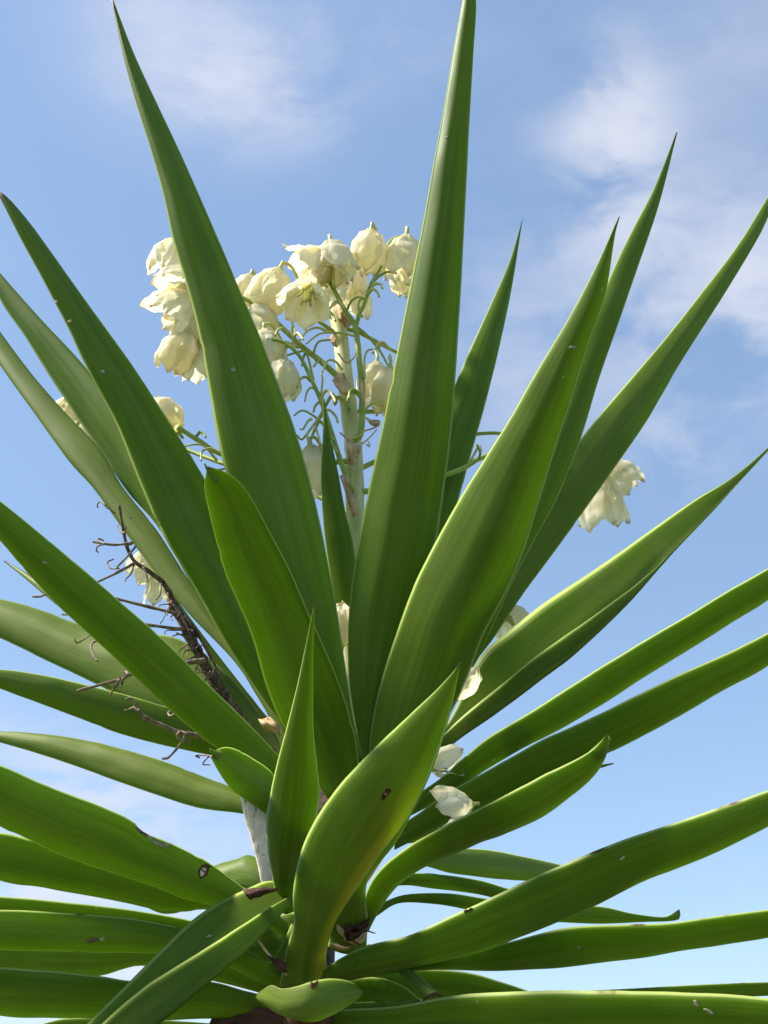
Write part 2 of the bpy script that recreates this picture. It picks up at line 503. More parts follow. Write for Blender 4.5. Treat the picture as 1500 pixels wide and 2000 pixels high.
L24 = leaf([(712, 1500), (697, 1430), (682, 1330), (680, 1220), (690, 1120), (705, 1030), (725, 930), (745, 840), (765, 740), (785, 640), (805, 540), (825, 440), (845, 330), (865, 220), (885, 100), (903, 0), (914, -75)],
     [(722, 1500), (755, 1380), (800, 1240), (835, 1120), (852, 1060), (867, 960), (880, 860), (888, 760), (896, 640), (904, 500), (910, 380), (917, 240), (925, 100), (930, 0), (918, -76)],
     -.034, -.34, -4, .42, tone=.08, uc=-.15, pw=1.4)
leaf([(770, 1330), (800, 1120), (826, 930), (845, 860), (866, 802), (889, 751), (912, 695), (940, 634), (968, 573), (996, 508), (1021, 425)], [(780, 1350), (840, 1130), (885, 1010), (900, 960), (925, 870), (950, 780), (975, 680), (1000, 560), (1021, 426)],
     .02, .07, 12, .22, tone=.0)
L26 = leaf([(725, 1500), (722, 1450), (730, 1390), (750, 1310), (780, 1220), (810, 1140), (850, 1060), (900, 970), (950, 890), (1000, 810), (1050, 722), (1110, 622), (1165, 518), (1208, 424)],
     [(800, 1500), (850, 1440), (890, 1375), (920, 1305), (945, 1240), (985, 1165), (1022, 1080), (1055, 975), (1089, 863), (1118, 775), (1145, 685), (1168, 620), (1185, 565), (1201, 461), (1211, 422)],
     -.042, -.33, 0, .46, tone=.08, uc=.12, pw=1.25)
leaf([(820, 1450), (900, 1250), (1000, 1000), (1080, 800), (1140, 660), (1200, 520), (1237, 445), (1277, 368), (1321, 258)], [(830, 1460), (930, 1290), (1000, 1140), (1040, 1062), (1085, 980), (1120, 895), (1140, 840), (1170, 740), (1205, 640), (1243, 530), (1287, 400), (1323, 259)],
     -.02, -.15, 6, .2, tone=.08)
leaf([(810, 1450), (900, 1270), (980, 1110), (1060, 970), (1110, 890), (1170, 812), (1230, 742), (1300, 660), (1370, 572), (1440, 480), (1500, 384), (1545, 310)], [(840, 1470), (925, 1302), (962, 1250), (1022, 1160), (1090, 1068), (1150, 985), (1212, 897), (1267, 816), (1332, 704), (1407, 587), (1472, 480), (1500, 425), (1547, 312)],
     -.004, -.02, 10, .22, tone=.25)  # lighter tone puts sun on its face into the colour
# ---- right-hand leaves
leaf([(800, 1500), (876, 1410), (938, 1284), (996, 1231), (1068, 1174), (1164, 1111), (1260, 1044), (1356, 977), (1428, 934), (1500, 874), (1570, 800)],
     [(800, 1520), (876, 1425), (972, 1343), (1068, 1266), (1164, 1199), (1260, 1127), (1346, 1044), (1430, 955), (1500, 880), (1571, 802)],
     -.012, -.10, -8, .2, K=[(790, 1530), (847, 1486), (900, 1442), (972, 1392), (1068, 1320), (1135, 1267), (1236, 1170), (1308, 1080), (1425, 962), (1500, 884), (1571, 803)], kd=.0, tone=.02)
leaf([(780, 1575), (860, 1520), (900, 1485), (950, 1442), (1020, 1400), (1100, 1350), (1180, 1300), (1260, 1250), (1340, 1203), (1420, 1155), (1500, 1110), (1600, 1050), (1700, 980)],
     [(780, 1605), (860, 1562), (960, 1497), (1030, 1457), (1100, 1422), (1180, 1375), (1260, 1322), (1340, 1272), (1420, 1222), (1500, 1172), (1600, 1090), (1702, 982)],
     -.025, -.12, 38, .28, tone=.0)
leaf([(770, 1620), (800, 1600), (880, 1545), (960, 1500), (1050, 1450), (1130, 1415), (1200, 1380), (1300, 1330), (1400, 1285), (1500, 1235), (1620, 1165), (1720, 1090)],
     [(770, 1660), (900, 1595), (1000, 1555), (1100, 1510), (1195, 1468), (1260, 1435), (1340, 1392), (1420, 1345), (1500, 1300), (1620, 1205), (1722, 1092)],
     -.034, -.18, 40, .28, tone=.0)
leaf([(760, 1640), (820, 1590), (900, 1560), (1000, 1530), (1100, 1505), (1198, 1490)], [(760, 1650), (850, 1640), (950, 1600), (1050, 1550), (1130, 1515), (1199, 1492)], .0, .02, 20, .2, tone=.2)
L32 = leaf([(695, 1815), (708, 1770), (722, 1728), (752, 1688), (800, 1650), (860, 1618), (920, 1588), (1000, 1545), (1080, 1505), (1130, 1480), (1160, 1462), (1180, 1440), (1186, 1434)],
     [(722, 1815), (735, 1790), (762, 1748), (800, 1710), (850, 1682), (900, 1662), (980, 1632), (1050, 1600), (1120, 1552), (1160, 1515), (1180, 1485), (1190, 1455), (1188, 1435)],
     -.045, -.24, 36, .30, tone=.03, thick=.004)
leaf([(740, 1700), (800, 1665), (870, 1657), (950, 1660), (1020, 1672), (1090, 1688), (1180, 1712)], [(740, 1715), (810, 1690), (880, 1705), (960, 1716), (1030, 1720), (1100, 1722), (1181, 1714)], .015, .22, -15, .22, tone=.5)  # paleness of a sunlit back leaf, partly set through tone
leaf([(700, 1760), (765, 1715), (820, 1705), (880, 1710), (940, 1720), (990, 1735), (1080, 1760), (1160, 1785)], [(700, 1780), (770, 1732), (850, 1736), (940, 1748), (1000, 1765), (1080, 1780), (1161, 1787)], .012, .16, 30, .2, tone=.0)
leaf([(700, 1800), (730, 1775), (760, 1757), (800, 1746), (880, 1745), (950, 1755), (1050, 1765), (1170, 1770), (1230, 1783), (1290, 1791), (1310, 1786), (1325, 1776)],
     [(700, 1815), (738, 1788), (780, 1764), (850, 1766), (910, 1776), (1000, 1795), (1110, 1802), (1180, 1804), (1260, 1801), (1310, 1799), (1328, 1794), (1328, 1778)], .008, .11, 30, .2, tone=.0)
L36 = leaf([(600, 1912), (627, 1898), (660, 1874), (720, 1846), (804, 1824), (900, 1780), (990, 1738), (1080, 1696), (1200, 1648), (1320, 1606), (1500, 1543), (1640, 1500), (1760, 1480)],
     [(600, 1935), (640, 1925), (720, 1907), (822, 1886), (930, 1862), (1020, 1829), (1140, 1780), (1260, 1722), (1380, 1673), (1500, 1613), (1640, 1540), (1762, 1482)],
     -.05, -.30, 45, .30, tone=.04, dry=.3)
L37 = leaf([(620, 1900), (750, 1880), (900, 1862), (1050, 1825), (1110, 1811), (1200, 1805), (1290, 1803), (1380, 1792), (1500, 1777), (1640, 1765), (1780, 1770)],
     [(620, 1925), (740, 1905), (840, 1895), (960, 1896), (1080, 1892), (1200, 1877), (1320, 1859), (1500, 1832), (1640, 1800), (1782, 1772)],
     -.03, -.16, 48, .25, tone=.0, dry=.25)
leaf([(640, 1905), (740, 1893), (830, 1893), (912, 1899), (972, 1915), (1026, 1933), (1100, 1960), (1200, 2000)], [(640, 1935), (720, 1940), (800, 1950), (880, 1960), (960, 1975), (1050, 1990), (1201, 2003)], -.01, .05, 35, .2, tone=.0)
leaf([(650, 1915), (732, 1909), (780, 1921), (816, 1948), (860, 1990)], [(640, 1960), (700, 1975), (760, 1990), (800, 2000), (862, 1994)], -.02, -.02, 30, .2, tone=.0)
leaf([(700, 1860), (756, 1880), (792, 1915), (828, 1955)], [(740, 1860), (792, 1890), (830, 1918), (868, 1950)], -.028, -.06, 10, .6, tone=.3, thick=.006, name='leaf_stump')
L39 = leaf([(590, 1985), (660, 1973), (762, 1966), (864, 1948), (960, 1939), (1080, 1934), (1200, 1934), (1320, 1939), (1500, 1948), (1640, 1965), (1760, 1990)],
     [(590, 2030), (700, 2040), (800, 2050), (900, 2056), (1080, 2060), (1200, 2060), (1320, 2058), (1500, 2045), (1640, 2025), (1762, 1993)],
     -.045, -.28, 54, .28, tone=.0, dry=.2)
leaf([(640, 1960), (900, 1950), (1100, 1937), (1212, 1932), (1350, 1924), (1500, 1918), (1640, 1920), (1780, 1940)], [(640, 1985), (900, 1985), (1100, 1972), (1250, 1958), (1380, 1950), (1500, 1945), (1640, 1938), (1782, 1942)],
     -.03, -.12, 40, .2, tone=.1, dry=.4)
# ---- left-hand leaves
L6 = leaf([(580, 1520), (537, 1468), (470, 1398), (400, 1330), (320, 1250), (240, 1180), (160, 1110), (80, 1043), (0, 978), (-120, 890), (-260, 805)],
     [(570, 1560), (520, 1525), (425, 1462), (400, 1445), (320, 1376), (250, 1310), (180, 1245), (110, 1180), (50, 1115), (0, 1056), (-110, 935), (-262, 807)],
     -.028, -.22, 22, .25, tone=.04)
leaf([(560, 1500), (440, 1370), (300, 1270), (180, 1195), (100, 1148), (50, 1118), (8, 1094)], [(550, 1515), (420, 1420), (280, 1320), (170, 1230), (90, 1165), (45, 1127), (8, 1097)], .02, .30, -15, .2, tone=.35)
leaf([(570, 1480), (470, 1345), (400, 1280), (336, 1243), (250, 1238), (164, 1222), (75, 1189), (0, 1170), (-120, 1150), (-240, 1150)],
     [(560, 1510), (480, 1450), (400, 1430), (330, 1400), (254, 1370), (187, 1336), (93, 1291), (0, 1246), (-120, 1195), (-242, 1153)],
     .006, .09, -12, .22, tone=.5)  # tone carries some of the sunlit paleness as colour
leaf([(580, 1520), (500, 1450), (420, 1410), (340, 1385), (250, 1358), (150, 1333), (75, 1317), (0, 1307), (-90, 1305)],
     [(570, 1545), (500, 1500), (430, 1479), (380, 1469), (300, 1451), (225, 1430), (150, 1401), (75, 1373), (0, 1345), (-92, 1307)],
     .002, -.03, 12, .25, tone=.18)
leaf([(580, 1600), (500, 1560), (440, 1532), (420, 1525), (340, 1494), (260, 1469), (180, 1448), (90, 1434), (0, 1428), (-70, 1430)],
     [(570, 1630), (510, 1600), (470, 1589), (390, 1578), (300, 1551), (225, 1525), (150, 1497), (75, 1472), (0, 1450), (-72, 1432)],
     .006, .08, -10, .22, tone=.5)  # sunlit paleness partly coloured in by tone
L44 = leaf([(560, 1560), (530, 1508), (490, 1479), (460, 1463), (440, 1459), (424, 1464), (414, 1476)], [(560, 1620), (540, 1605), (515, 1588), (480, 1563), (450, 1540), (425, 1505), (412, 1480)], -.045, -.19, 15, .30, tone=.05)
L10 = leaf([(560, 1800), (520, 1765), (476, 1734), (430, 1700), (416, 1690), (384, 1670), (330, 1644), (300, 1633), (288, 1628), (272, 1618), (262, 1606), (224, 1586), (160, 1560), (80, 1530), (0, 1496), (-140, 1455), (-280, 1440)],
     [(570, 1840), (500, 1800), (450, 1780), (408, 1767), (360, 1755), (300, 1731), (200, 1699), (120, 1670), (40, 1632), (0, 1616), (-140, 1530), (-282, 1443)],
     -.036, -.23, 30, .28, tone=.10, n=90)
L11 = leaf([(560, 1810), (480, 1760), (400, 1735), (300, 1710), (200, 1680), (100, 1650), (32, 1632), (0, 1626), (-120, 1610), (-260, 1610)],
     [(560, 1850), (470, 1790), (400, 1777), (360, 1781), (300, 1775), (240, 1762), (160, 1748), (80, 1733), (0, 1720), (-120, 1670), (-262, 1613)],
     -.022, -.14, 30, .25, tone=.12, dry=.1)
leaf([(560, 1730), (495, 1672), (460, 1678), (420, 1690), (360, 1715), (250, 1750)], [(560, 1780), (480, 1735), (430, 1745), (380, 1770), (320, 1785), (252, 1754)], .0, .06, -20, .2, tone=.25)
leaf([(570, 1850), (450, 1815), (368, 1797), (280, 1781), (200, 1769), (100, 1759), (0, 1751), (-120, 1750), (-220, 1765)], [(570, 1880), (450, 1845), (360, 1835), (280, 1825), (200, 1820), (100, 1812), (0, 1805), (-120, 1785), (-222, 1767)],
     -.015, -.06, 38, .2, tone=.0)
L14 = leaf([(575, 1900), (520, 1874), (484, 1856), (420, 1833), (352, 1813), (280, 1798), (200, 1788), (100, 1781), (0, 1777), (-120, 1780), (-260, 1800)],
     [(575, 1950), (500, 1915), (440, 1885), (360, 1868), (300, 1863), (220, 1861), (120, 1858), (0, 1855), (-120, 1840), (-262, 1803)],
     -.036, -.21, 32, .22, tone=.10, dry=.35)
leaf([(570, 1920), (492, 1905), (448, 1884), (360, 1862), (280, 1850), (150, 1838), (0, 1835), (-120, 1840), (-240, 1855)], [(570, 1960), (490, 1935), (400, 1912), (330, 1893), (276, 1886), (240, 1893), (188, 1907), (80, 1912), (0, 1910), (-120, 1895), (-242, 1858)],
     -.02, -.09, 30, .22, tone=.15, dry=.3)
L16 = leaf([(580, 1960), (520, 1945), (476, 1934), (408, 1918), (320, 1916), (244, 1914), (188, 1906), (80, 1894), (0, 1889), (-120, 1890), (-260, 1915)],
     [(580, 2010), (500, 1995), (420, 1990), (320, 1993), (168, 1990), (80, 1988), (0, 1984), (-120, 1960), (-262, 1918)],
     -.04, -.20, 40, .24, tone=.0)
leaf([(570, 1975), (464, 1953), (380, 1938), (300, 1935), (200, 1950), (100, 1975)], [(570, 2000), (460, 1985), (380, 1980), (300, 1985), (200, 1985), (101, 1980)], -.015, .05, 30, .2, tone=.0)
leaf([(560, 2010), (400, 1998), (250, 1988), (136, 1989), (92, 1997), (20, 2020)], [(560, 2060), (400, 2050), (250, 2040), (140, 2035), (92, 2030), (21, 2024)], -.02, -.05, 30, .2, tone=.3)
# ---- leaves coming towards the viewer
L12 = leaf([(560, 1725), (520, 1722), (480, 1737), (440, 1754), (400, 1778), (360, 1810), (320, 1850), (240, 1930), (170, 2000), (80, 2100), (0, 2230)],
     [(578, 1742), (570, 1748), (532, 1770), (472, 1806), (380, 1866), (280, 1930), (196, 2002), (100, 2095), (2, 2232)],
     -.06, -.26, -38, K=[(590, 1780), (568, 1767), (520, 1818), (480, 1858), (420, 1910), (360, 1962), (308, 2002), (180, 2090), (2, 2235)], kd=.0, tone=.14, thick=.0048)
L20 = leaf([(545, 1775), (536, 1735), (524, 1670), (519, 1610), (527, 1555), (541, 1490), (560, 1420), (580, 1340), (597, 1260), (614, 1176)], [(580, 1775), (585, 1720), (608, 1640), (624, 1560), (620, 1500), (612, 1420), (612, 1340), (612, 1260), (616, 1177)],
     -.045, -.33, 0, .6, tone=.05, thick=.006, uc=-.2, pw=1.4)
L21 = leaf([(545, 1925), (558, 1860), (574, 1800), (572, 1745), (585, 1672), (610, 1612), (650, 1550), (700, 1492), (750, 1443), (800, 1397), (850, 1350), (885, 1312), (899, 1294)],
     [(640, 1915), (638, 1860), (655, 1800), (682, 1757), (716, 1708), (752, 1658), (790, 1608), (822, 1548), (847, 1490), (868, 1430), (884, 1372), (894, 1325), (901, 1295)],
     -.05, -.36, 4, .42, tone=.16, yel=1.0, dry=.2, thick=.006)
L43 = leaf([(495, 1946), (510, 1935), (530, 1924), (552, 1930), (580, 1926), (620, 1914), (660, 1912), (690, 1920), (709, 1936)], [(495, 1948), (520, 1966), (545, 1980), (575, 1992), (610, 1996), (645, 1986), (675, 1968), (698, 1952), (710, 1938)],
     -.10, -.10, 30, .5, tone=.42, thick=.006, mid=-.05, name='leaf_stump')
part('leaf_base', px_tube([(600, 2030), (601, 2000), (602, 1962)], 100, 70, -.03, -.12, sides=12), M['rust'])
def curl_tip(lf, pts, w0, w1, dy0, dy1):
    part('curled_tip', px_tube(pts, w0, w1, dy0, dy1, sides=8), M['leaf'], lf)
curl_tip(L2, [(424, 940), (412, 926), (405, 916), (399, 905)], 14, 2.5, -.222, -.23)
curl_tip(L44, [(428, 1476), (418, 1470), (413, 1466), (411, 1462)], 20, 3, -.185, -.19)
curl_tip(L32, [(1160, 1475), (1178, 1452), (1187, 1440), (1192, 1447)], 24, 4, -.225, -.235)
# sheathing leaves round the stem
leaf([(640, 1850), (652, 1790), (690, 1738), (756, 1632), (800, 1560), (838, 1482), (870, 1404), (886, 1368)], [(716, 1850), (718, 1795), (714, 1745), (726, 1702), (772, 1648), (813, 1572), (846, 1500), (866, 1440), (887, 1370)],
     -.036, -.30, 0, .35, tone=.35, dry=.35)
leaf([(610, 1800), (578, 1782), (548, 1786), (500, 1806), (440, 1850), (380, 1890)], [(630, 1930), (575, 1915), (540, 1896), (500, 1888), (450, 1896), (381, 1894)], -.025, -.02, 20, .3, tone=.0)
leaf([(625, 1830), (590, 1800), (572, 1800), (548, 1850), (520, 1890)], [(640, 1940), (600, 1930), (575, 1920), (550, 1910), (521, 1893)], -.04, -.05, 10, .3, tone=.0)
# ------------------------------------------------------------------ dry pieces at the crown
husk = leaf([(560, 1770), (542, 1740), (534, 1690), (532, 1640), (526, 1596), (500, 1560), (466, 1540)], [(545, 1775), (515, 1738), (503, 1690), (490, 1640), (478, 1600), (472, 1570), (465, 1544)], -.04, -.07, 0, .4, name='dry_husk', mat='husk', thick=.005)
husk['label'] = 'weathered white husk standing beside the small blunt leaf'

def crumple(name, pts, dy, mat, depth=.012, seed=0, parent=None, n=7):
    """thin crumpled dry scale filling a pixel outline given as two polylines"""
    a = resample([(x, y, 0) for x, y in pts[0]], n)
    b = resample([(x, y, 0) for x, y in pts[1]], n)
    V, F = [], []
    m = 6
    for side in (0, 1):
        for i in range(n):
            for k in range(m):
                q = a[i].lerp(b[i], k / (m - 1))
                jig = noise.noise(Vector((q.x * .06 + seed, q.y * .06, seed * 3.1))) + .5 * noise.noise(Vector((q.x * .17, q.y * .17, seed)))
                V.append(P(q.x + 4 * jig, q.y + 4 * noise.noise(Vector((q.y * .1, q.x * .1, seed))), dy + depth * jig - .006 * math.sin(math.pi * k / (m - 1)) + side * .0012))
    N = n * m
    for i in range(n - 1):
        for k in range(m - 1):
            q = (i * m + k, i * m + k + 1, (i + 1) * m + k + 1, (i + 1) * m + k)
            F.append(q)
            F.append(tuple(x + N for x in q[::-1]))
    rim = [k for k in range(m)] + [i * m + m - 1 for i in range(1, n)] + [(n - 1) * m + k for k in range(m - 2, -1, -1)] + [i * m for i in range(n - 2, 0, -1)]
    for x, y in zip(rim, rim[1:] + rim[:1]):
        F.append((y, x, x + N, y + N))
    return part(name, (V, F), M[mat], parent)

crumple('brown_sheath', [[(420, 1968), (470, 1952), (520, 1956), (570, 1975)], [(400, 2030), (460, 2030), (530, 2030), (600, 2030)]], -.055, 'rust', .006, 3.3)
crumple('brown_sheath', [[(474, 1738), (500, 1733), (540, 1735)], [(486, 1757), (505, 1752), (545, 1736)]], -.085, 'rust', .004, 2.2)
crumple('dry_scale', [[(655, 1790), (672, 1800), (690, 1804), (716, 1796)], [(650, 1812), (672, 1836), (700, 1846), (718, 1830)]], -.055, 'bract', .010, 4.1)
crumple('dry_scale', [[(668, 1805), (690, 1808), (720, 1790)], [(676, 1838), (698, 1832), (722, 1806)]], -.064, 'rust', .014, 7.7)
part('dry_fibre', px_tube([(672, 1806), (690, 1826), (712, 1818), (733, 1823)], 6, 2, -.068, -.08, rough=.3), M['rust'])
part('dry_fibre', px_tube([(690, 1812), (684, 1828), (694, 1840), (706, 1846)], 5, 2, -.068, -.07, rough=.3), M['rust'])
part('dry_fibre', px_tube([(872, 1400), (838, 1510), (812, 1560), (780, 1622), (735, 1690), (700, 1742), (680, 1768)], 5, 9, -.20, -.075, rough=.3), M['bract'])
crumple('dry_scale', [[(505, 1405), (525, 1400), (545, 1415)], [(515, 1425), (535, 1432), (550, 1438)]], -.03, 'bract', .008, 3.6)
crumple('dry_scale', [[(520, 1860), (540, 1872), (560, 1880)], [(535, 1888), (548, 1898), (562, 1900)]], -.075, 'rust', .006, 5.2)
part('dry_fibre', px_tube([(500, 1830), (520, 1858), (545, 1888), (560, 1905)], 5, 3, -.07, -.075, rough=.3), M['bract'])
crumple('dry_scale', [[(640, 1838), (665, 1846), (690, 1846)], [(646, 1850), (668, 1858), (684, 1850)]], -.05, 'bract', .004, 9.2)

# scars on leaves
from mathutils.bvhtree import BVHTree
def patch(parent, px, py, w, h, ang, mat, seed, lift=.0005):
    """thin irregular flake lying on the leaf's own surface"""
    me = parent.data
    bvh = BVHTree.FromPolygons([v.co + BASE for v in me.vertices], [tuple(p.vertices) for p in me.polygons])
    ca, sa, N = math.cos(R(ang)), math.sin(R(ang)), 16
    def on(x, y, l):
        d = pix_dir(px + x * ca - y * sa, py + x * sa + y * ca)
        hit, nr, _, _ = bvh.ray_cast(CAM, d)
        if hit is None:
            hit, nr, _, _ = bvh.find_nearest(V[0] if V else P(px, py))
            return V[0] if V else hit
        if nr.dot(d) > 0:
            nr = -nr
        return hit + nr * l
    V, F = [], []
    V.append(on(0, 0, lift))
    for f, l in ((.75, lift), (1.0, lift * .7), (1.03, -.0003)):
        for k in range(N):
            a = 2 * math.pi * k / N
            r = f * (1 + .4 * noise.noise(Vector((math.cos(a) * 1.7 + seed, math.sin(a) * 1.7, seed))))
            V.append(on(w * r * math.cos(a), h * r * math.sin(a), l))
    for k in range(N):
        k2 = (k + 1) % N
        F.append((0, 1 + k, 1 + k2))
        for g in (0, N):
            F.append((1 + g + k, 1 + g + N + k, 1 + g + N + k2, 1 + g + k2))
    return part('scar', (V, F), M[mat], parent)
for a in [(L10, 312, 1643, 24, 9, 22, 'scar', 1.2), (L10, 278, 1624, 16, 5, 35, 'dead', 3.1), (L10, 397, 1702, 10, 14, 20, 'rust', 2.2), (L10, 396, 1703, 7.5, 11, 20, 'husk', 2.2), (L10, 408, 1691, 12, 3.5, -25, 'rust', 4.6),
          (L21, 752, 1552, 13, 4, -60, 'rust', 5.1), (L21, 757, 1546, 7, 5, -20, 'rust', 6.4), (L21, 754, 1549, 4, 2.5, -40, 'bract', 3.4), (L43, 612, 1922, 7, 10, 30, 'rust', 1.9), (L14, 180, 1836, 14, 4, -8, 'dead', 2.7), (L14, 200, 1834, 6, 3, -8, 'scar', 3.7),
          (L1, 456, 722, 5, 4, 0, 'scar', 8.1), (L6, 88, 1099, 5, 3, 20, 'scar', 8.3), (L39, 1360, 1960, 9, 3, 60, 'scar', 7.4), (L39, 1385, 1976, 10, 3, 30, 'scar', 9.4), (L36, 1216, 1676, 6, 2, -40, 'scar', 1.4),
          (L36, 915, 1777, 10, 4, -25, 'rust', 3.4), (L3, 110, 590, 4, 3, 0, 'scar', 4.1), (L3, 137, 628, 4, 3, 0, 'scar', 4.7), (L3, 201, 726, 4, 3, 0, 'scar', 4.3), (L12, 408, 1829, 6, 2, -5, 'scar', 6.6), (L26, 1118, 678, 7, 3, -5, 'scar', 6.9), (L24, 872, 268, 4, 2, 0, 'scar', 7.1), (L37, 1130, 1850, 4, 2, 0, 'scar', 5.6)]:
    patch(*a)

# ------------------------------------------------------------------ flower stalk
STALK = [(668, 1470), (690, 1200), (697, 1060), (694, 995), (691, 888), (681, 797), (670, 705), (664, 650), (653, 604), (646, 575)]
stalk = part('flower_stalk', px_tube(STALK, 50, 27, .012, .02, n=60, sides=16, rough=.10), M['stalk'])
def branch(pts, w0, w1, dy0, dy1, mat='branch', name='branch', rough=.08):
    return part(name, px_tube(pts, w0, w1, dy0, dy1, rough=rough, n=max(10, 6 * len(pts))), M[mat], stalk)
branch([(690, 860), (703, 848), (707, 804), (707, 753), (702, 705), (694, 639), (676, 610), (654, 569), (640, 545)], 15, 8, .0, -.03)
branch([(694, 642), (703, 612), (713, 590), (724, 555), (736, 536), (745, 520)], 9, 5, -.02, -.04)
branch([(724, 556), (740, 540), (757, 531), (775, 534)], 6, 4, -.03, -.03)
branch([(738, 520), (752, 490), (765, 468), (782, 462), (796, 468)], 6, 4, -.035, -.03)
branch([(668, 745), (654, 731), (625, 705), (584, 672), (533, 624), (480, 585), (420, 560), (370, 540)], 13, 6, .01, -.06)
branch([(690, 960), (680, 940), (661, 888), (632, 797), (610, 745), (584, 694), (551, 668), (520, 662)], 12, 6, -.006, -.06)
branch([(668, 640), (702, 650), (731, 665), (764, 683), (800, 700)], 9, 6, .02, .05)
branch([(700, 640), (722, 660), (745, 690), (760, 720)], 6, 4, .02, .04)
branch([(690, 900), (620, 905), (540, 905), (480, 900), (427, 885), (390, 862), (357, 841), (340, 828)], 12, 9, .012, -.02)
branch([(696, 804), (713, 804), (742, 804), (790, 806)], 10, 8, .02, .06)
branch([(697, 960), (790, 955), (860, 932), (910, 912), (936, 896), (990, 880), (1060, 880), (1115, 882), (1170, 915)], 13, 6, .012, .05)
branch([(694, 920), (780, 880), (860, 858), (930, 848), (968, 846), (1020, 850)], 11, 6, .03, .08)
branch([(697, 1010), (600, 960), (420, 900), (300, 850), (200, 800), (160, 790)], 12, 5, .03, .16)
branch([(660, 655), (640, 640), (620, 625), (600, 600), (590, 570)], 9, 6, .015, .0)
branch([(683, 800), (660, 775), (655, 790), (650, 770), (632, 800), (610, 850), (590, 895)], 8, 5, .0, .01)
branch([(660, 1150), (520, 1180), (400, 1165), (330, 1120), (290, 1095)], 10, 5, .03, .13)

# spent pedicels, each a hook
hooks = [((618, 705), (613, 690), (622, 668), (645, 684 - 20)), ((668, 722), (655, 706), (640, 705), (629, 728)), ((694, 656), (660, 650), (625, 652), (598, 672)), ((640, 648), (620, 640), (600, 647), (586, 664)),
         ((612, 742), (598, 690), (575, 690), (545, 700)), ((584, 680), (560, 668), (545, 668), (528, 672)), ((632, 800), (628, 770), (630, 740), (627, 730)), ((620, 762), (608, 757), (600, 765), (595, 784)),
         ((634, 832), (612, 812), (590, 802), (574, 812)), ((610, 818), (602, 822), (592, 838), (586, 838)), ((628, 808), (612, 830), (600, 850), (602, 866)), ((615, 830), (622, 852), (625, 862), (626, 868)),
         ((609, 835), (590, 858), (580, 850), (576, 856)), ((712, 740), (712, 700), (718, 685), (728, 682)), ((712, 800), (725, 790), (735, 786), (746, 792)), ((575, 690), (570, 650), (572, 635), (578, 650)),
         ((676, 612), (685, 590), (700, 580), (712, 583)), ((708, 620), (700, 600), (704, 585), (716, 585)), ((430, 884), (410, 876), (395, 882), (393, 900)), ((424, 900), (400, 872), (380, 868), (360, 872)),
         ((470, 900), (440, 915), (425, 918), (405, 925)), ((655, 860), (640, 855), (630, 870), (625, 880)), ((612, 870), (608, 885), (610, 900), (600, 912)), ((916, 906), (930, 880), (936, 870), (940, 880)), ((935, 897), (938, 885), (934, 875), (931, 868)),
         ((1060, 880), (1090, 872), (1110, 868), (1120, 876)), ((584, 672), (570, 652), (574, 640), (570, 630))]
for i, h in enumerate(hooks):
    branch(list(h), 5.5, 3.6, -.012 - .02 * random.random(), -.02 - .03 * random.random(), 'pedicel' if i % 4 else 'branch', 'spent_pedicel', .1)
rp = random.Random(8)
for line, d0 in [([(584, 672), (533, 624)], -.03), ([(654, 731), (584, 672)], -.01), ([(632, 797), (584, 694)], -.03), ([(707, 804), (694, 639)], -.02), ([(713, 590), (736, 536)], -.03), ([(702, 650), (764, 683)], .03),
                 ([(661, 888), (632, 797)], -.02), ([(632, 800), (590, 895)], .0), ([(480, 900), (357, 841)], -.01), ([(676, 610), (640, 545)], -.03), ([(640, 640), (600, 600)], .0)]:
    for k in range(2):
        f = rp.random()
        x, y = line[0][0] + (line[1][0] - line[0][0]) * f, line[0][1] + (line[1][1] - line[0][1]) * f
        sd, l = rp.choice((-1, 1)), rp.uniform(16, 34)
        branch([(x, y), (x + sd * l * .45, y - l * rp.uniform(.3, .7)), (x + sd * l * .9, y - l * rp.uniform(.1, .5)), (x + sd * l * 1.05, y + l * rp.uniform(.0, .45))], 6.5, 4.5, d0 - .004, d0 - .03 * rp.random(), rp.choice(('pedicel', 'pedicel', 'branch')), 'spent_pedicel', .1)
# papery bracts
crumple('bract', [[(648, 742), (660, 730), (674, 728)], [(662, 762), (672, 770), (688, 770)]], -.008, 'bract', .008, 1.3, stalk)
crumple('bract', [[(676, 858), (690, 862), (708, 866)], [(680, 905), (692, 908), (704, 884)]], -.014, 'bract', .010, 5.5, stalk)
crumple('bract', [[(664, 930), (672, 925), (680, 940)], [(690, 1010), (696, 1005), (698, 990)]], -.016, 'bract', .006, 8.8, stalk)
crumple('bract', [[(606, 880), (618, 872), (632, 868)], [(628, 890), (634, 890), (638, 880)]], -.006, 'bract', .006, 3.8, stalk)
crumple('bract', [[(650, 600), (656, 592), (664, 596)], [(672, 640), (682, 640), (690, 632)]], .0, 'bract', .006, 6.1, stalk)
crumple('bract', [[(632, 655), (640, 660), (646, 652)], [(656, 680), (660, 676), (662, 668)]], .0, 'bract', .004, 2.9, stalk)
crumple('bract', [[(710, 812), (722, 818), (740, 820)], [(722, 830), (738, 836), (742, 828)]], .01, 'bract', .006, 9.9, stalk)
crumple('bract', [[(702, 745), (706, 740), (710, 745)], [(704, 790), (708, 788), (712, 780)]], -.02, 'bract', .003, 4.4, stalk)
for k, pts in enumerate([[(664, 845), (680, 856), (700, 852), (708, 846)], [(700, 872), (716, 860), (730, 846), (736, 838)], [(708, 843), (724, 838), (740, 832)], [(660, 690), (676, 708), (690, 700), (694, 690)], [(716, 868), (722, 872), (720, 862)]]):
    branch(pts, 4, 2.5, -.016, -.016, 'bract', 'dry_fibre', .2)

